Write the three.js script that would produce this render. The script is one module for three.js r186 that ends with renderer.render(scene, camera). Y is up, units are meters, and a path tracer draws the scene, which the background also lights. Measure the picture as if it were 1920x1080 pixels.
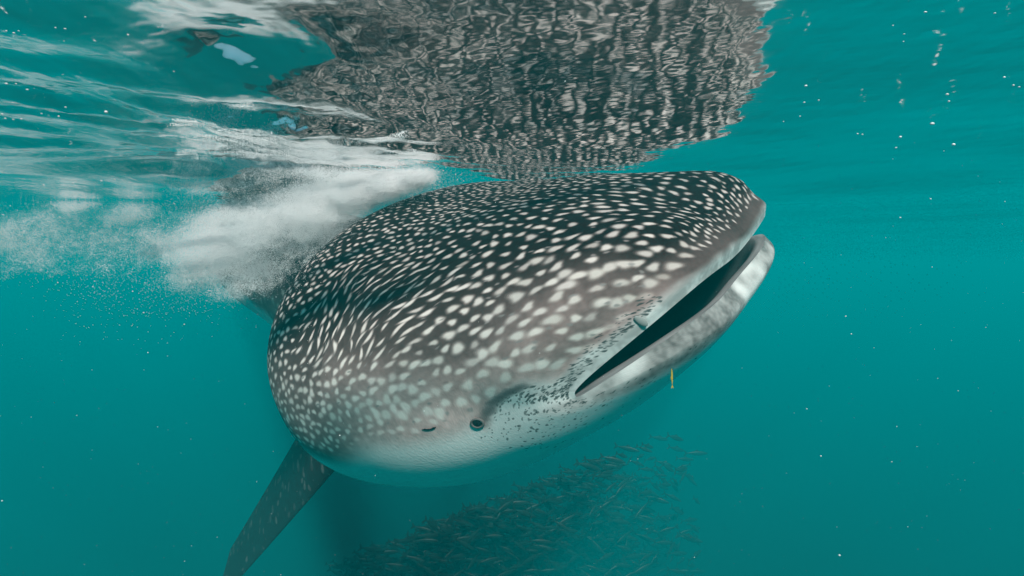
import * as THREE from 'three';
import { mergeGeometries } from 'three/addons/utils/BufferGeometryUtils.js';
import { ImprovedNoise } from 'three/addons/math/ImprovedNoise.js';

// ------------------------------------------------------------------ camera, sky, sun, exposure
const FOV = 60, CAMY = -0.45, PITCH = THREE.MathUtils.degToRad(-2.3646);
const scene = new THREE.Scene();
const camera = new THREE.PerspectiveCamera(FOV, 16 / 9, 0.05, 400);
camera.position.set(0, CAMY, 0);
camera.lookAt(0, CAMY + Math.sin(PITCH), -Math.cos(PITCH));
const renderer = new THREE.WebGLRenderer({ antialias: true });
renderer.toneMapping = THREE.LinearToneMapping;
renderer.toneMappingExposure = 1.2;
renderer.shadowMap.enabled = true;
renderer.setSize(1024, 576);

const noise3 = new ImprovedNoise();
const sky = (() => {                       // a hazy bright day: pale towards the horizon, soft cloud
  const W = 512, H = 256, d = new Float32Array(W * H * 4);
  for (let r = 0; r < H; r++) for (let q = 0; q < W; q++) {
    const up = ((r + .5) / H - .5) * Math.PI, az = (q + .5) / W * Math.PI * 2, y = Math.max(0, Math.sin(up));
    const x = Math.cos(up) * Math.cos(az), z = Math.cos(up) * Math.sin(az);
    const n = noise3.noise(x * 3, y * 6, z * 3 + 7) + .6 * noise3.noise(x * 8, y * 16, z * 8 + 3) + .3 * noise3.noise(x * 19, y * 38, z * 19 + 3);
    const c = THREE.MathUtils.smoothstep(n, -.1, .6), k = Math.pow(1 - y, 2.5), o = (r * W + q) * 4;
    d[o] = .05 + .42 * k + (.10 + .75 * k) * c; d[o + 1] = .09 + .46 * k + (.10 + .68 * k) * c; d[o + 2] = .18 + .58 * k + (.09 + .62 * k) * c; d[o + 3] = 1;
  }
  const t = new THREE.DataTexture(d, W, H, THREE.RGBAFormat, THREE.FloatType);
  t.mapping = THREE.EquirectangularReflectionMapping; t.magFilter = THREE.LinearFilter; t.minFilter = THREE.LinearFilter; t.needsUpdate = true;
  return t;
})();
scene.background = sky; scene.environment = sky;
const sun = new THREE.DirectionalLight(new THREE.Color(1.0, 0.955, 0.89), 5);
sun.name = 'sun';
sun.position.set(3.0, 14, 11.2); sun.target.position.set(0, 0, -1.6);
sun.castShadow = true; sun.shadow.radius = 12; sun.shadow.mapSize.set(2048, 2048);
Object.assign(sun.shadow.camera, { left: -8, right: 8, top: 8, bottom: -8, near: 1, far: 50 });
scene.add(sun, sun.target);
const LEVEL = -.08;                          // of the sea surface
scene.fog = new THREE.FogExp2(new THREE.Color(0.0, 0.86, 0.92), 0.09);   // murky green-blue sea

// ------------------------------------------------------------------ helpers
const { clamp, lerp, smoothstep, degToRad } = THREE.MathUtils;
function rng(a) { return () => { a = (a + 0x6d2b79f5) | 0; let t = Math.imul(a ^ (a >>> 15), 1 | a); t = (t + Math.imul(t ^ (t >>> 7), 61 | t)) ^ t; return ((t ^ (t >>> 14)) >>> 0) / 4294967296; }; }
const gaussian = (R) => Math.sqrt(-2 * Math.log(1 - R() * .999999)) * Math.cos(2 * Math.PI * R());
const K = Math.tan(degToRad(FOV / 2)) / 540;
function at(px, py, depth) {               // a place in the water, met at that distance in that direction
  const x = (px - 960) * K * depth, y = (540 - py) * K * depth, c = Math.cos(PITCH), s = Math.sin(PITCH);
  return new THREE.Vector3(x, CAMY + y * c + depth * s, y * s - depth * c);
}
function tag(o, label, category, group, kind) {
  if (label) o.userData.label = label; if (category) o.userData.category = category;
  if (group) o.userData.group = group; if (kind) o.userData.kind = kind; return o;
}
function mesh(name, g, m, parent = scene) { const o = new THREE.Mesh(g, m); o.name = name; o.castShadow = o.receiveShadow = true; parent.add(o); return o; }
const V = (x, y, z) => new THREE.Vector3(x, y, z);
function gridGeometry(rows, closed, uvOf, color) {      // rows: arrays of Vector3
  const n = rows.length, m = rows[0].length, cols = closed ? m + 1 : m, P = new Float32Array(n * cols * 3), U = new Float32Array(n * cols * 2), I = [];
  const C = color && new Float32Array(n * cols * 3);
  for (let i = 0; i < n; i++) for (let j = 0; j < cols; j++) {
    const v = rows[i][j % m], o = i * cols + j; P[o * 3] = v.x; P[o * 3 + 1] = v.y; P[o * 3 + 2] = v.z;
    const uv = uvOf(i, j, cols); U[o * 2] = uv[0]; U[o * 2 + 1] = uv[1];
    if (C) C.set(color(i, j, cols), o * 3);
    if (i < n - 1 && j < cols - 1) I.push(o, o + cols + 1, o + 1, o, o + cols, o + cols + 1);
  }
  const g = new THREE.BufferGeometry();
  g.setAttribute('position', new THREE.BufferAttribute(P, 3)); g.setAttribute('uv', new THREE.BufferAttribute(U, 2));
  if (C) g.setAttribute('color', new THREE.BufferAttribute(C, 3));
  g.setIndex(I); g.computeVertexNormals();
  if (closed) { const N = g.attributes.normal; for (let i = 0; i < n; i++) { const a = i * cols, b = a + cols - 1, v = V(N.getX(a) + N.getX(b), N.getY(a) + N.getY(b), N.getZ(a) + N.getZ(b)).normalize(); N.setXYZ(a, v.x, v.y, v.z); N.setXYZ(b, v.x, v.y, v.z); } }
  return g;
}
const toS = (c) => Math.round(255 * clamp(c <= .0031308 ? c * 12.92 : 1.055 * Math.pow(c, 1 / 2.4) - .055, 0, 1));
const css = (c, a = 1) => `rgba(${toS(c[0])},${toS(c[1])},${toS(c[2])},${a})`;
const fbm = (x, y, z, o = 4) => { let s = 0, a = .5; for (let i = 0; i < o; i++) { s += a * noise3.noise(x, y, z); x *= 2.03; y *= 2.03; z *= 2.03; a *= .5; } return s; };

// ------------------------------------------------------------------ sea surface and sea floor
const RW = rng(11), WAVES = [];
for (let i = 0; i < 26; i++) {
  const L = .28 * Math.pow(9, RW()), a = 1.25 + (RW() - .5) * 2.2;
  WAVES.push([Math.cos(a) * 2 * Math.PI / L, Math.sin(a) * 2 * Math.PI / L, RW() * 6.283, .0031 * Math.pow(L, 1.2)]);
}
const CRESTS = [[-.44, -.84, .10, .05, .036], [-.24, -.77, .12, .045, .022], [-.9, -1.35, .3, .07, .025], [-1.3, -1.9, .4, .09, .03]];   // steeper wavelets
const CHOP = [...Array(9)].map(() => { const L = .1 + .14 * RW(), a = 1.2 + (RW() - .5) * 2; return [Math.cos(a) * 6.283 / L, Math.sin(a) * 6.283 / L, RW() * 6.283]; });   // broken water over the burst
function waveHeight(x, z) {
  let h = 0; for (const [kx, kz, p, a] of WAVES) h += a * Math.sin(kx * x + kz * z + p + .6 * Math.sin(.7 * x - .9 * z + p));
  const rough = 1 + .35 * smoothstep(-x, -.4, 1.2);
  for (const [cx, cz, sx, sz, a] of CRESTS) { const u = (x - cx) / sx, v = (z - cz + .12 * (x - cx)) / sz, e = u * u + v * v; if (e < 20) h += a * Math.exp(-e / 2); }
  { const u = (x + .75) / .7, v = (z + 1.5) / .65, e = Math.exp(-u * u - v * v); if (e > .01) for (const [kx, kz, p] of CHOP) h += e * .0042 * Math.sin(kx * x + kz * z + p + .8 * Math.sin(3 * x - 2 * z + p)); }
  return LEVEL + .8 * h * rough + .010 * fbm(x * 1.3, 3.1, z * 1.3, 3);
}
{
  const N = 460, S = 4.6, rows = [], f = (t) => 70 * Math.sinh(S * t) / Math.sinh(S);
  for (let i = 0; i <= N; i++) { const r = [], z = -1.6 + f(i / N * 2 - 1); for (let j = 0; j <= N; j++) { const x = f(j / N * 2 - 1); r.push(V(x, waveHeight(x, z), z)); } rows.push(r); }
  const g = gridGeometry(rows, false, (i, j) => [rows[i][j].x / 1.2, rows[i][j].z / 1.2]);
  const M = 512, d = new Uint8Array(M * M * 4), R = rng(5), comps = [];
  for (let i = 0; i < 90; i++) { const f1 = Math.round(6 * Math.pow(11, R())), a = R() * 6.283, kx = Math.round(Math.cos(a) * f1), kz = Math.round(Math.sin(a) * f1), k = Math.hypot(kx, kz) || 1; comps.push([kx, kz, R() * 6.283, 1 / Math.pow(k, .9)]); }
  const hs = new Float32Array(M * M); let lo = 1e9, hi = -1e9;
  for (let y = 0; y < M; y++) for (let x = 0; x < M; x++) { let h = 0; for (const [kx, kz, p, a] of comps) h += a * Math.sin(2 * Math.PI * (kx * x + kz * y) / M + p); hs[y * M + x] = h; lo = Math.min(lo, h); hi = Math.max(hi, h); }
  for (let i = 0; i < M * M; i++) { const c = 255 * (hs[i] - lo) / (hi - lo); d[i * 4] = d[i * 4 + 1] = d[i * 4 + 2] = c; d[i * 4 + 3] = 255; }
  const t = new THREE.DataTexture(d, M, M); t.wrapS = t.wrapT = THREE.RepeatWrapping; t.magFilter = THREE.LinearFilter; t.needsUpdate = true;
  // seen from the water, air has an index of 1 / 1.333: beyond about 50 degrees the surface reflects everything
  const m = new THREE.MeshPhysicalMaterial({ name: 'sea_surface', color: 0xffffff, roughness: .085, transmission: 1, thickness: 0, bumpMap: t, bumpScale: .0036, side: THREE.DoubleSide });
  m.ior = 0.775;
  tag(mesh('water', g, m), 'rippled underside of the sea surface mirroring the shark', 'water', null, 'structure');
}
{
  const N = 200, rows = [];
  for (let i = 0; i <= N; i++) { const r = []; for (let j = 0; j <= N; j++) { const x = (j / N - .5) * 140, z = -1.6 + (i / N - .5) * 140; const n = fbm(x * .08, 1, z * .08); r.push(V(x, -8.5 + .9 * n, z));  } rows.push(r); }
  tag(mesh('seabed', gridGeometry(rows, false, (i, j) => [j, i]), new THREE.MeshStandardMaterial({ name: 'silt', color: new THREE.Color().setRGB(.006, .02, .015), roughness: 1 })), 'dark weedy floor of the bay, lost in the green haze', 'seabed', null, 'structure');
}

// ------------------------------------------------------------------ the whale shark
const D = { yaw: 42.6894, roll: 19.942, pitch: 6.1596, px: .5761, py: -.3935, pz: -1.2453, x0: -1.1396, a0: .7755, bt0: .4758, bb0: .4784, y0: -.1061, x1: -.7044, a1: .7684, bt1: .3017, bb1: .5257, y1: -.0367, x2: -.238, a2: .6243, bt2: .1779, bb2: .3177, y2: -.0027, Wm: .522, sag: .2309, gu: .0418, gl: .0294, yc: -.1334, q: 3.3067, lx: -.0142, tx: -.0395, ty: -.0443, tl: -.0747, ou: .0452, ol: .0414 };
const shark = new THREE.Group(); shark.name = 'whale_shark'; scene.add(shark);
tag(shark, 'huge white spotted whale shark swimming right with its wide mouth open', 'whale shark');
function frame(yaw, pitch, roll) {         // heading, up and right of a swimmer
  const y = degToRad(yaw), p = degToRad(pitch), r = degToRad(roll), H = V(Math.cos(y) * Math.cos(p), Math.sin(p), Math.sin(y) * Math.cos(p));
  const U0 = V(0, 1, 0).addScaledVector(H, -H.y).normalize(), R0 = H.clone().cross(U0), U = U0.multiplyScalar(Math.cos(r)).addScaledVector(R0, Math.sin(r));
  return [H, U, H.clone().cross(U)];
}
{
  const [H, U, R] = frame(D.yaw, D.pitch, D.roll), m = new THREE.Matrix4().makeBasis(H, U, R);
  shark.quaternion.setFromRotationMatrix(m); shark.position.set(D.px, D.py, D.pz); shark.updateMatrixWorld(true);
}
const inv = shark.matrixWorld.clone().invert();
const NT = 224, TH = [...Array(NT)].map((_, i) => i / NT * 2 * Math.PI), spow = (v, p) => Math.sign(v) * Math.pow(Math.abs(v), p);
const bodyRings = [], frames = [];
{ // the body behind the head bends away from the camera
  const w0 = V(D.x0, 0, 0).applyMatrix4(shark.matrixWorld), B = .8136, spec = [[.25, .60, .37, .47, -.04], [.6, .54, .38, .46, -.02], [1.1, .50, .40, .45, 0], [1.9, .46, .40, .42, 0], [3.2, .40, .37, .37, 0], [4.6, .26, .27, .25, 0], [5.9, .12, .13, .12, 0], [6.6, .07, .08, .07, 0], [6.75, .004, .01, .01, 0]];
  const c = w0.clone(); let L = 0;
  for (const [len, a, bt, bb, y0] of spec) {
    let f; while (L < len) { L += .01; const s = smoothstep(L, 0, 1); f = frame(lerp(D.yaw, 46, s) + 40 * smoothstep(L, 1.6, 3.6), lerp(D.pitch, -9.2, s) + 8 * smoothstep(L, 1.2, 3), lerp(D.roll, 6, s)); c.addScaledVector(f[0], -.01); }
    frames.push([c.clone(), f]);
    bodyRings.unshift(TH.map((t) => c.clone().addScaledVector(f[1], y0 + B * (Math.sin(t) > 0 ? bt : bb) * spow(Math.sin(t), .92)).addScaledVector(f[2], B * a * spow(Math.cos(t), .92)).applyMatrix4(inv)));
  }
}
const headRings = (() => {
  const R = [0, 1, 2].map((i) => TH.map((t) => {
    const c = Math.cos(t), s = Math.sin(t), ac = Math.pow(Math.abs(c), D.q), w = [0, .35, .9][i], p = [.9, .86, .76][i];
    return V(D['x' + i] - w * D.sag * ac, D.yc * ac * w + D['y' + i] + (s > 0 ? D['bt' + i] : D['bb' + i]) * spow(s, p), D['a' + i] * spow(c, p));
  }));
  const rim = TH.map((t) => { const c = Math.cos(t), s = Math.sin(t), ac = Math.pow(Math.abs(c), D.q); const s6 = s ** 6; return V(-D.sag * ac + (s < 0 ? D.lx : 0) * Math.abs(s) + D.tx * s6, D.yc * ac + (s > 0 ? D.gu * spow(s, .8) : D.gl * spow(s, .5)) + (s > 0 ? D.ty : D.tl) * s6 + (s > 0 ? -.013 : .024) * s ** 14, D.Wm * c); });
  const outer = TH.map((t, j) => { const c = Math.cos(t), s = Math.sin(t), o = s > 0 ? D.ou : D.ol; return rim[j].clone().lerp(R[2][j], .33).add(V(.35 * (s > 0 ? 1 : 1.6) * Math.abs(s), s, .35 * c).multiplyScalar(o)); });
  const lip = TH.map((t, j) => { const c = Math.cos(t), s = Math.sin(t); return rim[j].clone().add(V(-.012 + (s > 0 ? .02 : .034) * Math.abs(s), s * (s > 0 ? .042 : .05), .006 * c)); });
  for (const r of [outer, lip, rim]) for (const p of r) p.x += .028 * smoothstep(p.x, -.3, -.05);
  return [...R, outer, lip, rim];
})();
const NB = bodyRings.length, ALL = [...bodyRings, ...headRings], NSUB = 12;
function splinePoint(R, i, j, t, out) {     // segment i of meridian j
  const b = R[i][j], c = R[i + 1][j], a = i ? R[i - 1][j] : b.clone().multiplyScalar(2).sub(c), d = i + 2 < R.length ? R[i + 2][j] : c.clone().multiplyScalar(2).sub(b), L = b.distanceTo(c);
  const m1 = c.clone().sub(a).multiplyScalar(.5), m2 = d.clone().sub(b).multiplyScalar(.5);
  m1.multiplyScalar(Math.min(1, L / (m1.length() + 1e-9))); m2.multiplyScalar(Math.min(1, L / (m2.length() + 1e-9)));
  const t2 = t * t, t3 = t2 * t;
  return out.set(0, 0, 0).addScaledVector(b, 2 * t3 - 3 * t2 + 1).addScaledVector(m1, t3 - 2 * t2 + t).addScaledVector(c, -2 * t3 + 3 * t2).addScaledVector(m2, t3 - t2);
}
const rows = [], rowS = [];                // rowS: 0 at the gills to 5 at the rim of the mouth, negative along the body
for (let i = 0; i < ALL.length - 1; i++) for (let k = 0; k < NSUB; k++) { rows.push(TH.map((_, j) => splinePoint(ALL, i, j, k / NSUB, V()))); rowS.push(i - NB + k / NSUB); }
rows.push(ALL.at(-1).map((p) => p.clone())); rowS.push(5);
for (let i = 0; i < rows.length; i++) for (let j = 0; j < NT; j++) {
  const S = rowS[i], t0 = TH[j] * 180 / Math.PI, t = t0 > 90 && t0 < 270 ? 180 - t0 : t0 > 180 ? t0 - 360 : t0; if (S < .3 || S > 3.6) continue;
  const dome = S < 2.8 ? .028 * Math.sin(Math.PI * clamp((S - .3) / 2.1, 0, 1)) ** 2 * smoothstep(t, 45, 75) : 0, k = dome + .034 * Math.sin(Math.PI * clamp((S - 1.5) / 2.1, 0, 1)) ** 2 * smoothstep(t, -5, 30) * (1 - smoothstep(t, 66, 95)); rows[i][j].add(V(.35, Math.sin(TH[j]), Math.cos(TH[j])).normalize().multiplyScalar(k));
}
const VS = [[-NB, 0], [-1, .2], [0, .28], [1, .44], [2, .64], [3, .86], [4, .95], [5, 1]];
const sToV = (s) => { for (let i = 1; i < VS.length; i++) if (s <= VS[i][0]) return lerp(VS[i - 1][1], VS[i][1], (s - VS[i - 1][0]) / (VS[i][0] - VS[i - 1][0])); return 1; };
const vToS = (v) => { for (let i = 1; i < VS.length; i++) if (v <= VS[i][1]) return lerp(VS[i - 1][0], VS[i][0], (v - VS[i - 1][1]) / (VS[i][1] - VS[i - 1][1])); return 5; };
function skin(S, thDeg, out = V()) {       // the point of the skin at S and theta
  const r = clamp((S + NB) * NSUB, 0, rows.length - 1.001), i = Math.floor(r), u = ((thDeg / 360 % 1) + 1) % 1 * NT, j = Math.floor(u) % NT, j2 = (j + 1) % NT, fu = u - Math.floor(u), fr = r - i;
  const A = rows[i], B = rows[i + 1];
  return out.set(0, 0, 0).addScaledVector(A[j], (1 - fr) * (1 - fu)).addScaledVector(A[j2], (1 - fr) * fu).addScaledVector(B[j], fr * (1 - fu)).addScaledVector(B[j2], fr * fu);
}
function skinNormal(S, th) { const e = V(), f = skin(S + .04, th).sub(skin(S - .04, th, e)), g = skin(S, th + 2).sub(skin(S, th - 2, e)); return f.cross(g).normalize().multiplyScalar(-1); }

// skin colour: near black above, paler towards the belly; white spots; white belly and jaw with dark freckles
const up180 = (th) => ((th + 180) % 360 + 360) % 360 - 180;      // -180..180, 90 = back
const side = (th) => { const t = up180(th); return Math.abs(t) <= 90 ? t : (t > 0 ? 180 - t : -180 - t); };   // both flanks alike
function belly(S, t) { // > 0 on the pale underside
  const edge = S < 2 ? lerp(-13, -5, smoothstep(S, .6, 2)) + 1.5 * Math.sin(S * 7) : lerp(-5, 13, smoothstep(S, 2, 2.9));
  return edge - t;
}
const TW = 2048, THT = 2048;
const skinTexture = (() => {
  const cv = document.createElement('canvas'); cv.width = TW; cv.height = THT; const cx = cv.getContext('2d'), im = cx.createImageData(TW, THT), q = V(), q2 = V();
  for (let y = 0; y < THT; y++) {
    const S = vToS(1 - (y + .5) / THT);
    for (let x = 0; x < TW; x++) {
      const th = (x + .5) / TW * 360, t = side(th), o = (y * TW + x) * 4;
      skin(S, th, q);
      const n1 = fbm(q.x * 5, q.y * 5, q.z * 5, 3), n2 = noise3.noise(q.x * 38, q.y * 38, q.z * 38) * .5 + noise3.noise(q.x * 90, q.y * 90, q.z * 90) * .5, n3 = noise3.noise(q.x * 16, q.y * 16, q.z * 16);
      const dl = S > 1.5 ? q.distanceTo(skin(5, th, q2)) : 1;
      const low = smoothstep(-t, -48 + 24 * n1, 6), front = t > 0 ? 1 - smoothstep(dl, .035, .13) : 0, tail = smoothstep(S, .9, -.1) * smoothstep(-t, -60, -10);
      let g = .009 + .22 * Math.pow(low, 1.9) + .035 * smoothstep(S, 1.2, 2.2) * smoothstep(-t, -66, -36) + (.15 + .5 * Math.max(0, n1)) * smoothstep(S, 1.7, 2.8) * smoothstep(-t, -58 + 14 * n1, -34) * smoothstep(t, 2, 14) + .16 * smoothstep(S, .7, 1.4) * smoothstep(-t, -26, -8) + .07 * front + .05 * tail; g *= 1 + .35 * n2 + .5 * n1 + .15 * n3;  // pale mottled cheek, its base also raised to paint in brighter head light
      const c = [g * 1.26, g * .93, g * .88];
      const b = t > 0 ? Math.max(smoothstep(belly(S, t), -3.5 + 4 * n1, 5 + 4 * n1), 1 - smoothstep(dl, .016 + .03 * smoothstep(-t, -50, -10) + .02 * n1, .042 + .03 * smoothstep(-t, -50, -10) + .02 * n1)) : smoothstep(belly(S, t), -3.5 + 4 * n1, 5 + 4 * n1);
      const lowerLip = (1 - smoothstep(dl + .05 * n1 + .03 * n3, .05, .13)) * smoothstep(-t, 0, 10) * smoothstep(n3 + n1 + .5 * Math.sin(t * .09), -1.1, .3);
      const w = (.82 + .06 * n1 + .05 * n2) * (t > 4 ? 1 - .42 * smoothstep(n3 + .8 * n2 + .5 * n1, -.45, .5) : 1) * (1 - .72 * lowerLip * (1 - .35 * n2)), wc = [w * .97, w, w * .98];
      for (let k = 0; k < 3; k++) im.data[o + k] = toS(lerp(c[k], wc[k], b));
      im.data[o + 3] = 255;
    }
  }
  cx.putImageData(im, 0, 0);
  // spots: blue-noise places on the skin, each an ellipse laid on it
  const R = rng(77), cell = .03, grid = new Map(), key = (p) => `${Math.floor(p.x / cell)},${Math.floor(p.y / cell)},${Math.floor(p.z / cell)}`;
  const ok = (p, r) => { const a = Math.floor(p.x / cell), b = Math.floor(p.y / cell), c = Math.floor(p.z / cell), n = Math.ceil(r / cell); for (let i = -n; i <= n; i++) for (let j = -n; j <= n; j++) for (let k = -n; k <= n; k++) for (const e of grid.get(`${a + i},${b + j},${c + k}`) ?? []) if (e.p.distanceTo(p) < (r + e.r) / 2) return false; return true; };
  function style(S, t) {     // [size, spacing, stretch, turn from the body axis in degrees]
    const snout = smoothstep(S, 2.0, 3.2), back = smoothstep(t, 52, 80), mid = smoothstep(t, 12, 26) * (1 - smoothstep(t, 46, 62)) * smoothstep(S, .4, .7) * (1 - smoothstep(S, 1.2, 1.7));
    let size = lerp(.0165, .026, smoothstep(S, 1, 2.4)) * lerp(1, lerp(.95, .5, back), snout), gap = lerp(1.5, 1.62, back) * lerp(1, .76, smoothstep(S, 1.3, 2.3) * (1 - back) * smoothstep(t, -5, 25) + .5 * smoothstep(-t, -26, -8) * (1 - smoothstep(S, 1.3, 2.3)));
    if (S < 0) { size = lerp(.0175, .045, smoothstep(-S, 0, 4)); gap = 1.9; }
    return [size, size * gap, lerp(lerp(1.2, 1.0, smoothstep(S, 1.4, 2.2)), 1.45, back) + 2.4 * mid, lerp(lerp(20, 8, back), 82 + 25 * Math.sin(S * 5 + t * .11), mid)];
  }
  function blob(S, th, size, stretch, turn, color, alpha, soft) {
    const p = skin(S, th), dS = .06, dT = 2, eS = skin(S + dS, th).sub(p).divideScalar(dS), eT = skin(S, th + dT).sub(p).divideScalar(dT), lS = eS.length(), lT = eT.length();
    if (lS < .02 || lT < 5e-5) return;
    const a = degToRad(turn), ca = Math.cos(a), sa = Math.sin(a), l = size * .5 * Math.sqrt(stretch), w = size * .5 / Math.sqrt(stretch), ph = R() * 6.28, am = .10 + .1 * R(), bend = (R() - .5) * .5 * (stretch - 1) / stretch;
    for (const [k, al] of soft) {
      cx.fillStyle = css(color, alpha * al);
      for (const wrap of [-1, 0, 1]) {
        let out = false; const pts = [];
        for (let i = 0; i < 16; i++) {
          const f = i / 16 * 6.2832, r = k * (1 + am * Math.sin(2 * f + ph) + am * .7 * Math.sin(3 * f + ph * 2)), u = Math.cos(f) * r * l, v = Math.sin(f) * r * w + bend * u * u / l;
          const X = (th + (u * sa + v * ca) / lT) / 360 * TW + wrap * TW, Y = (1 - sToV(clamp(S + (u * ca - v * sa) / lS, -NB, 5))) * THT; pts.push([X, Y]); if (X > 0 && X < TW) out = true;
        }
        if (!out) continue;
        cx.beginPath(); pts.forEach(([X, Y], i) => (i ? cx.lineTo(X, Y) : cx.moveTo(X, Y))); cx.closePath(); cx.fill();
      }
    }
  }
  const SOFT = [[1.42, .14], [1.2, .26], [1.0, .46], [.82, .66], [.6, .85]];
  for (let n = 0; n < 220000; n++) {
    const S = R() < .72 ? R() * 3.6 : -R() * (NB - .4), th = R() * 360, t = side(th);
    if (belly(S, t) > -1.5) continue;
    const [size, gap, stretch, turn] = style(S, t), p = skin(S, th);
    if (!ok(p, gap)) continue;
    const kk = key(p); (grid.get(kk) ?? grid.set(kk, []).get(kk)).push({ p, r: gap });
    const fade = smoothstep(p.distanceTo(skin(5, th)), .032, .085) * smoothstep(-belly(S, t), 1, 7), s2 = size * (.78 + .5 * R()), br = lerp(.70, .95, smoothstep(-t, -66, -20)) * (.8 + .25 * R()) * lerp(1, .45, smoothstep(-S, .5, 2.5));  // spots painted dimmer along the rear body, standing in for murk
    const mirror = Math.abs(up180(th)) > 90 ? -1 : 1;
    if (fade > .03) blob(S, th, s2, Math.max(1, stretch * (.75 + .5 * R())), mirror * (turn + (R() - .5) * 36), [br, br * .90, br * .84], fade * (R() < .25 ? .45 + .3 * R() : .85 + .15 * R()), SOFT);
    if (R() < .35 && S > -.5) { // a faint small spot or dash between
      blob(S + (R() - .5) * .16, th + (R() - .5) * 9, size * .42, stretch * 1.6, mirror * (turn + (R() - .5) * 50), [.3, .28, .27], fade * .55, SOFT);
    }
  }
  for (let n = 0; n < 3200; n++) { // dark freckles round the mouth and on the jaw
    const S = 1.9 + R() * 2.1, t = -70 + R() * 115, th = R() < .7 ? t : 180 - t;
    if ((belly(S, t) < 2 && (t < 0 || skin(S, th).distanceTo(skin(5, th)) > .06)) || R() > (t > 0 ? .9 : .5 * Math.exp(t / 26) + .04)) continue;
    blob(S, th, .003 + .006 * R() * R(), 1.5 + R(), 20 + R() * 40, [.03, .04, .04], .55 + .4 * R(), [[1.25, .35], [.9, .6]]);
  }
  for (const m of [0, 1]) for (let i = 0; i < 90; i++) { // dark streak along the belly edge before the eye
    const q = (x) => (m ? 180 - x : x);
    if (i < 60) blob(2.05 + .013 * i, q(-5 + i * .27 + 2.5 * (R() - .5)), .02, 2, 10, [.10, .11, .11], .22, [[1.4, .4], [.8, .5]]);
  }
  const t = new THREE.CanvasTexture(cv); t.colorSpace = THREE.SRGBColorSpace; t.wrapS = THREE.RepeatWrapping; t.needsUpdate = true; return t;
})();
const grain = (() => { // fine dermal roughness
  const M = 256, d = new Uint8Array(M * M * 4), R = rng(3); for (let i = 0; i < M * M; i++) { d[i * 4] = d[i * 4 + 1] = d[i * 4 + 2] = 100 + 110 * R(); d[i * 4 + 3] = 255; }
  const t = new THREE.DataTexture(d, M, M); t.wrapS = t.wrapT = THREE.RepeatWrapping; t.magFilter = THREE.LinearFilter; t.repeat.set(3, 3); t.needsUpdate = true; return t;
})();
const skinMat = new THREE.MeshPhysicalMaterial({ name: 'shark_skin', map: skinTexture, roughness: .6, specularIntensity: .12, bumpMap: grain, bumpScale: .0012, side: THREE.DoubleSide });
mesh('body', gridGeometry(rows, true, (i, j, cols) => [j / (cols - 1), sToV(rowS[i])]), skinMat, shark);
{ // the inside of the mouth
  const rim = headRings[5], cav = [rim];
  cav.push(rim.map((p, j) => { const s = Math.sin(TH[j]); return V(p.x - .03, p.y + s * (s > 0 ? .03 : .012), p.z * .975); }));
  cav.push(rim.map((p, j) => { const s = Math.sin(TH[j]); return V(p.x - .12, p.y * .9 + s * (s > 0 ? .075 : .12), p.z * .92); }));
  cav.push(rim.map((p, j) => V(lerp(p.x, -.75, .6), -.05 + .20 * Math.sin(TH[j]), p.z * .8)), rim.map((p, j) => V(-.95, -.07 + .2 * Math.sin(TH[j]), .42 * Math.cos(TH[j]))), rim.map((p, j) => V(-1.2, -.08 + .01 * Math.sin(TH[j]), .02 * Math.cos(TH[j]))));
  const rr = []; for (let i = 0; i < cav.length - 1; i++) for (let k = 0; k < 8; k++) rr.push(TH.map((_, j) => splinePoint(cav, i, j, k / 8, V())));
  rr.push(cav.at(-1));
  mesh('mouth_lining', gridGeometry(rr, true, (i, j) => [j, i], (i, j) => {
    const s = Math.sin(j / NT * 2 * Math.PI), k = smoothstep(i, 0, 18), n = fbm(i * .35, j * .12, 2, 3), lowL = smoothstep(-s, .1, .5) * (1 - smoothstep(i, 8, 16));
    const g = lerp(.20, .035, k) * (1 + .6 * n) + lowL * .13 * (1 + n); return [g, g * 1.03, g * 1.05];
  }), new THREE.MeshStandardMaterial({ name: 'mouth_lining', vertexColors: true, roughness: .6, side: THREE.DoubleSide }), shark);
}
const darkFlesh = new THREE.MeshPhysicalMaterial({ name: 'dark_flesh', color: new THREE.Color().setRGB(.012, .014, .016), roughness: .25, specularIntensity: .5 });
const paleRim = new THREE.MeshStandardMaterial({ name: 'pale_rim', color: new THREE.Color().setRGB(.14, .135, .13), roughness: .7 });
function onSkin(S, th, o, lift = 0) {       // sets a part on the skin, its y outwards, its x forwards
  const p = skin(S, th), n = skinNormal(S, th); if (n.dot(p.clone().sub(V(-.8, -.1, 0))) < 0) n.negate();
  const f = skin(S + .08, th).sub(skin(S - .08, th)).normalize(); f.addScaledVector(n, -f.dot(n)).normalize();
  o.quaternion.setFromRotationMatrix(new THREE.Matrix4().makeBasis(f, n, f.clone().cross(n))); o.position.copy(p).addScaledVector(n, lift); return o;
}
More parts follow.
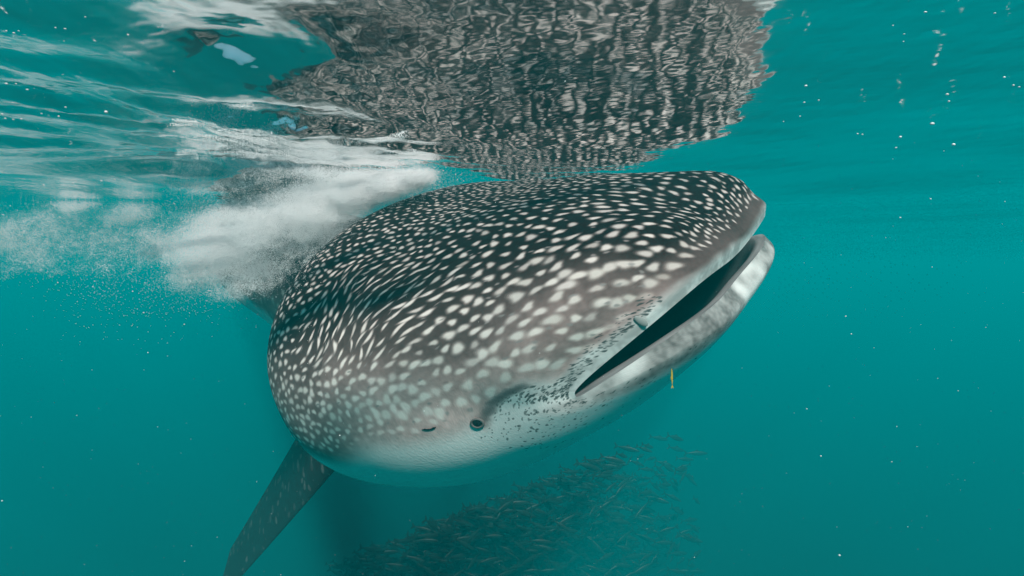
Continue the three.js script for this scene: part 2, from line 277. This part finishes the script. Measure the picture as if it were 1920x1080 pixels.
for (const th of [-4, 184]) {
  const e = mesh('eye', new THREE.SphereGeometry(.012, 24, 16).scale(1.1, .45, .85), darkFlesh, shark); onSkin(2.0, th, e, .000);
  const l = mesh('eyelid', new THREE.TorusGeometry(.0130, .003, 10, 32).rotateX(Math.PI / 2).scale(1.15, 1, .85), paleRim, e); l.position.y = .002;
  const s = mesh('spiracle', new THREE.TorusGeometry(.011, .003, 8, 20, 2.6).rotateX(Math.PI / 2).scale(1.5, .8, .6), darkFlesh, shark); onSkin(1.62, th, s, .0005);
  const up = th > 90 ? 180 - 37 : 37;
  const tube = new THREE.SphereGeometry(1, 14, 10).scale(.017, .004, .008);
  const nf = mesh('nasal_flap', tube, new THREE.MeshStandardMaterial({ name: 'pale_flap', color: new THREE.Color().setRGB(.28, .31, .30), roughness: .7, side: THREE.DoubleSide }), shark); onSkin(4.1, up, nf, .001);
}
// fins: a swept blade with a rounded section
const finTexture = (() => {
  const cv = document.createElement('canvas'); cv.width = cv.height = 512; const cx = cv.getContext('2d'), R = rng(21); cx.fillStyle = css([.014, .014, .015]); cx.fillRect(0, 0, 512, 512);
  for (let i = 0; i < 260; i++) { const x = R() * 512, y = R() * 512; cx.save(); cx.translate(x, y); cx.rotate(1.1 + R() * .8); cx.fillStyle = css([.16, .16, .155], .3 + .4 * R()); cx.beginPath(); cx.ellipse(0, 0, 4 + 7 * R(), 3 + 3 * R(), 0, 0, 6.3); cx.fill(); cx.restore(); }
  const t = new THREE.CanvasTexture(cv); t.colorSpace = THREE.SRGBColorSpace; t.wrapS = t.wrapT = THREE.RepeatWrapping; t.needsUpdate = true; return t;
})();
const finMat = new THREE.MeshStandardMaterial({ name: 'fin_skin', map: finTexture, roughness: .65, side: THREE.DoubleSide });
function fin(name, base, span, chord, normal, len, root, tip, sweep, thick) {   // all in the shark's own axes
  const rws = []; for (let i = 0; i <= 20; i++) {
    const s = i / 20, ch = lerp(root, tip, Math.pow(s, .85)) * (i === 20 ? .25 : 1), off = -sweep * Math.pow(s, 1.4), th = thick * (1 - .8 * s), r = [];
    for (let k = 0; k < 20; k++) { const a = k / 20 * 6.2832, x = Math.cos(a) * .5 * ch, y = Math.sin(a) * th * (.35 + .65 * (Math.cos(a) * .5 + .5)); r.push(base.clone().addScaledVector(span, s * len).addScaledVector(chord, x + off).addScaledVector(normal, y)); }
    rws.push(r);
  }
  return mesh(name, gridGeometry(rws, true, (i, j) => [i / 20 * len * .8, j / 20 * .8]), finMat, shark);
}
const toLocal = (v) => v.clone().transformDirection(inv);
{
  const bodyFin = (name, ring, off, spanW, len, root, tip, sweep, thick, twist = 0) => {
    const [c, f] = frames[ring], base = c.clone().addScaledVector(f[1], off[0]).addScaledVector(f[2], off[1]).applyMatrix4(inv), span = toLocal(spanW(f)).normalize(), ch = toLocal(f[0].clone().addScaledVector(f[2], twist)); ch.addScaledVector(span, -ch.dot(span)).normalize();
    fin(name, base, span, ch, span.clone().cross(ch).normalize(), len, root, tip, sweep, thick);
  };
  { const base = V(-.62, -.8, -2.5), tip = V(-1.72, -2.45, -2.9), span = toLocal(tip.clone().sub(base)), ch = toLocal(V(.5, -.3, .75)); ch.addScaledVector(span, -ch.dot(span)).normalize();
    fin('pectoral_fin', base.clone().applyMatrix4(inv), span, ch, span.clone().cross(ch).normalize(), base.distanceTo(tip), .74, .24, .16, .05); }
  bodyFin('pectoral_fin', 1, [-.22, -.36], (f) => f[2].clone().multiplyScalar(-.9).addScaledVector(f[1], -.5).addScaledVector(f[0], -.2), 1.3, .62, .16, .45, .05);
  bodyFin('dorsal_fin', 4, [.26, 0], (f) => f[1].clone().addScaledVector(f[0], -.4), .5, .6, .16, .2, .045);
  bodyFin('second_dorsal_fin', 5, [.17, 0], (f) => f[1].clone().addScaledVector(f[0], -.4), .24, .3, .08, .1, .025);
  bodyFin('pelvic_fin', 5, [-.1, .12], (f) => f[2].clone().addScaledVector(f[1], -.8), .32, .3, .1, .12, .03);
  bodyFin('pelvic_fin', 5, [-.1, -.12], (f) => f[2].clone().multiplyScalar(-1).addScaledVector(f[1], -.8), .32, .3, .1, .12, .03);
  bodyFin('caudal_fin', 7, [0, 0], (f) => f[1].clone().addScaledVector(f[0], -.75), .75, .5, .12, .25, .05);
  bodyFin('caudal_fin', 7, [0, 0], (f) => f[1].clone().multiplyScalar(-1).addScaledVector(f[0], -.5), .6, .42, .1, .2, .05);
}

// ------------------------------------------------------------------ bubbles: the burst behind the head, the wake, foam lines
const bubbleMat = new THREE.MeshPhysicalMaterial({ name: 'bubble', color: new THREE.Color().setRGB(.99, .99, .99), roughness: .8, metalness: .5, specularIntensity: .2 });
const bubbleGeo = new THREE.OctahedronGeometry(1, 0); bubbleGeo.setAttribute('normal', bubbleGeo.attributes.position.clone());
const RB = rng(8), froth = mergeGeometries([...Array(34)].map(() => bubbleGeo.clone().scale(...(r => [r, r, r])(.045 + .05 * RB() * RB())).translate(gaussian(RB) * .75, gaussian(RB) * .75, gaussian(RB) * .75)));
function bubbles(name, label, category, list, geo = bubbleGeo) {   // list of [x, y, z, radius]
  const o = new THREE.InstancedMesh(geo, bubbleMat, list.length), m = new THREE.Matrix4(), R = rng(2), e = new THREE.Euler(), q = new THREE.Quaternion(); o.name = name;
  list.forEach(([x, y, z, r], i) => o.setMatrixAt(i, m.compose(V(x, y, z), q.setFromEuler(e.set(R() * 6, R() * 6, R() * 6)), V(r, r, r))));
  o.castShadow = o.receiveShadow = true; scene.add(o); return tag(o, label, category, null, 'stuff');
}
function puff(R, list, [px, py, depth, sx, sy, n, r0 = .013, sz = 1]) {  // a soft ragged clump
  const c = at(px, py, depth), k = K * depth;
  for (let i = 0; i < n;) {
    const gx = gaussian(R), gy = gaussian(R); if (r0 > .005 && gx * gx + gy * gy > 3.2) continue;
    const x = c.x + gx * sx * k, y = c.y + gy * sy * k, z = c.z + gaussian(R) * (sx + sy) * .2 * k * sz - (y - c.y) * 1.5;
    if (y > waveHeight(x, z) - r0 * .9) { i += .5; continue; }
    const f = fbm(x * 4.5, y * 4.5, z * 4.5, 4); if (R() > .55 + 1.7 * f) { i += .25; continue; }
    list.push([x, y, z, r0 * (.6 + .9 * R() * R() + (R() < .006 ? 1.5 : 0))]); i++;
  }
}
{
  const R = rng(31), a = [], b = [], f = [];
  for (const c of [[785, 330, 1.72, 20, 10, 700], [745, 340, 1.76, 32, 16, 2000], [690, 352, 1.8, 44, 22, 3000], [620, 375, 1.86, 54, 30, 3900], [540, 400, 1.9, 60, 40, 4600], [440, 430, 1.94, 58, 46, 4600], [400, 485, 1.94, 34, 34, 1900], [480, 490, 1.9, 50, 38, 2600], [570, 445, 1.86, 46, 34, 1500], [420, 340, 2.05, 60, 16, 600], [600, 325, 1.95, 90, 8, 600]]) puff(R, a, [...c, .014, .5]);
  bubbles('bubble_burst', 'dense white burst of bubbles churning at the shark\'s shoulder', 'bubbles', a, froth);
  for (const c of [[30, 430, 2.6, 60, 26, 600], [150, 380, 2.7, 26, 11, 360], [235, 402, 2.6, 32, 14, 380], [120, 465, 2.6, 110, 30, 700], [290, 455, 2.3, 50, 34, 600], [-40, 480, 2.6, 90, 36, 600]]) puff(R, b, [...c, .019, .5]);
  for (const c of [[600, 390, 1.85, 120, 55, 60000], [430, 440, 1.9, 75, 48, 50000], [680, 335, 1.85, 70, 22, 34000], [80, 430, 2.5, 150, 40, 26000]]) puff(R, f, [...c, .0009, .5]);
  bubbles('bubble_mist', 'thin mist of fine bubbles spreading round the white burst', 'bubbles', f);
  bubbles('bubble_wake', 'pale drifting bubble wake left of the white burst', 'bubbles', b, froth);
}
{ // foam lines trailing over the surface, seen from below
  const R = rng(41), list = [], hit = (px, py) => { const d = at(px, py, 1).sub(camera.position); return camera.position.clone().addScaledVector(d, (LEVEL - CAMY) / d.y); };
  for (const [pts, n, wd] of [
    [[[300, 240], [400, 205], [470, 172]], 900, 5], [[[330, 215], [420, 212], [560, 200]], 800, 4],  [[[300, 265], [470, 268], [600, 262], [765, 225]], 1800, 5],
    [[[330, 310], [420, 280], [520, 268], [660, 272]], 1200, 7], [[[350, 330], [440, 300], [560, 296], [720, 280]], 1100, 9], [[[620, 300], [700, 290], [780, 262]], 900, 9]]) {
    const c = new THREE.CatmullRomCurve3(pts.map(([x, y]) => hit(x, y))), v = V();
    for (let i = 0; i < n * 2.5; i++) { const t = R(); c.getPoint(t, v); const k = K * 2 * wd * (.3 + Math.sin(Math.PI * t)), x = v.x + gaussian(R) * k, z = v.z + gaussian(R) * k * 1.6; if (R() > .6 + 1.4 * fbm(x * 5, 2, z * 5, 3)) continue; list.push([x, waveHeight(x, z) - .003 - .004 * R(), z, .0006 + .0016 * R() * R()]); }
  }
  bubbles('foam_streaks', 'thin white foam streaks trailing under the surface left of the reflection', 'foam', list);
  const fine = []; for (let i = 0; i < 1600; i++) { const p = at(R() * 1920, R() * 1080, .6 + 2.6 * Math.sqrt(R())); if (p.y < -.12) fine.push([p.x, p.y, p.z, .0005 + .0011 * R() * R()]); }
  bubbles('suspended_specks', 'fine pale specks drifting all through the green water', 'particles', fine);
  const g = new THREE.SphereGeometry(1, 14, 10);
  const spots = (name, list, label, group) => list.forEach(([px, py, r], i) => {
    const a1 = at(px, py, 1).sub(camera.position), d = Math.min(1.5 + .5 * R(), a1.y > 0 ? (LEVEL - .035 - .06 * R() - CAMY) / a1.y : 9), o = mesh(`air_bubble${(n => n ? '_' + String(n).padStart(3, '0') : '')(count++)}`, g, bubbleMat); o.position.copy(at(px, py, d));
    o.scale.set(r * (1 + .5 * R()), r * (.7 + .3 * R()), r).multiplyScalar(.00036 * d); tag(o, label, 'bubble', group);
  });
  let count = 0;
  spots('l', [[12, 58, 4], [26, 62, 5], [35, 58, 4], [104, 52, 4], [122, 54, 5], [160, 32, 4], [120, 77, 3], [12, 157, 6], [30, 157, 4], [51, 168, 5], [4, 214, 5], [10, 222, 5], [25, 224, 5], [40, 223, 5], [24, 192, 3], [78, 213, 4], [123, 201, 4], [110, 218, 4], [240, 65, 4], [297, 51, 4], [326, 134, 4], [199, 210, 8], [82, 347, 4], [137, 343, 4], [190, 339, 4], [215, 336, 4]], 'tiny white bubble drifting under the surface at upper left', 'tiny bubbles at the upper left');
  spots('r', [[1735, 23, 6], [1865, 25, 5], [1674, 48, 4], [1695, 64, 4], [1694, 78, 3], [1511, 161, 6], [1508, 192, 4], [1535, 188, 4], [1688, 192, 5], [1776, 177, 6], [1779, 190, 5], [1748, 232, 8], [1688, 257, 7], [1608, 251, 4], [1617, 252, 4], [1788, 271, 7], [1680, 277, 5], [1500, 218, 4], [1469, 228, 3], [1688, 408, 4], [1745, 373, 4], [1883, 145, 5], [1900, 160, 5], [1911, 163, 4], [1884, 378, 3], [1539, 855, 4], [1672, 866, 3], [1574, 1041, 5]], 'tiny white bubble drifting in open water right of the shark', 'tiny bubbles right of the shark');
}
{ // the small fish under the shark
  const R = rng(53), body = [], N = 14, prof = [[-.5, .012], [-.42, .03], [-.3, .06], [-.12, .092], [.08, .1], [.25, .085], [.38, .055], [.46, .028], [.5, .004]];
  for (const [x, h] of prof) body.push([...Array(N)].map((_, i) => { const a = i / N * 6.2832; return V(x, h * Math.sin(a) * 1.1, h * .55 * Math.cos(a)); }));
  const blade = (pts, th) => { const s = new THREE.Shape(pts.map(([x, y]) => new THREE.Vector2(x, y))); return new THREE.ExtrudeGeometry(s, { depth: th, bevelEnabled: true, bevelSize: .003, bevelThickness: .002, bevelSegments: 1 }).translate(0, 0, -th / 2); };
  const bodyG = gridGeometry(body, true, (i, j) => [i, j]), tailG = blade([[-.46, .018], [-.60, .13], [-.66, .14], [-.58, 0], [-.66, -.14], [-.60, -.13], [-.46, -.018]], .008), finG = blade([[.10, .09], [.0, .16], [-.06, .165], [-.2, .075]], .006);
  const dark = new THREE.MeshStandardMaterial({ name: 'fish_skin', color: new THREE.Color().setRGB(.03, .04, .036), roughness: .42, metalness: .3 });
  const make = (name, m) => { const g = new THREE.Group(); g.name = name; mesh('body', bodyG, m, g); mesh('tail_fin', tailG, m, g); mesh('dorsal_fin', finG, m, g); return g; };
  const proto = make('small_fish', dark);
  tag(proto, 'small dark fish schooling in the shade beneath the shark', 'fish', 'small fish schooling beneath the shark');
  let n = 0;
  const place = (d0, d1, sc, cx, cy, sx, sy, o) => {
    for (;;) {
      const px = cx + gaussian(R) * sx, py = cy + gaussian(R) * sy, d = d0 + R() * (d1 - d0);
      if (px > 1310 || px < 560 || py > 1180 || py < 800 || py < 930 - (px - 950) * .40) continue;
      o.position.copy(at(px, py, d)); o.rotation.set(0, .5 + gaussian(R) * .4, -.35 + gaussian(R) * .22); if (R() < .15) o.rotation.y += Math.PI; o.scale.setScalar(sc * (.75 + .5 * R())); return o;
    }
  };
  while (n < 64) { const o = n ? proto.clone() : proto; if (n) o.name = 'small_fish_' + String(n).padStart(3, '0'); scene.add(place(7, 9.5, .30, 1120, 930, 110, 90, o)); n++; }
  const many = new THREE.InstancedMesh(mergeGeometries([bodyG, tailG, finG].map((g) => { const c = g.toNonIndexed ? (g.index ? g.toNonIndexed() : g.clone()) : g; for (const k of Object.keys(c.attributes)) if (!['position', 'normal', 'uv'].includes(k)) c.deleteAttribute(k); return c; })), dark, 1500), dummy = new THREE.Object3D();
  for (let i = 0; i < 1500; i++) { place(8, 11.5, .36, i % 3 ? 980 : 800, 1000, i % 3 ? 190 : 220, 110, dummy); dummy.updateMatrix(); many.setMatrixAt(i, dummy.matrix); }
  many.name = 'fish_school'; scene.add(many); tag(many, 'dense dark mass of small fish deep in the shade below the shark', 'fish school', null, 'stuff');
  const gold = new THREE.MeshStandardMaterial({ name: 'yellow_skin', color: new THREE.Color().setRGB(.62, .42, .03), roughness: .5 }), y = make('yellow_fish', gold);
  y.position.copy(at(1260, 707, 1.02)); y.rotation.set(0, .3, Math.PI / 2 + .05); y.scale.set(.036, .018, .02); scene.add(y);
  tag(y, 'tiny slim yellow fish hanging upright against the pale lower jaw', 'fish');
}

renderer.render(scene, camera);
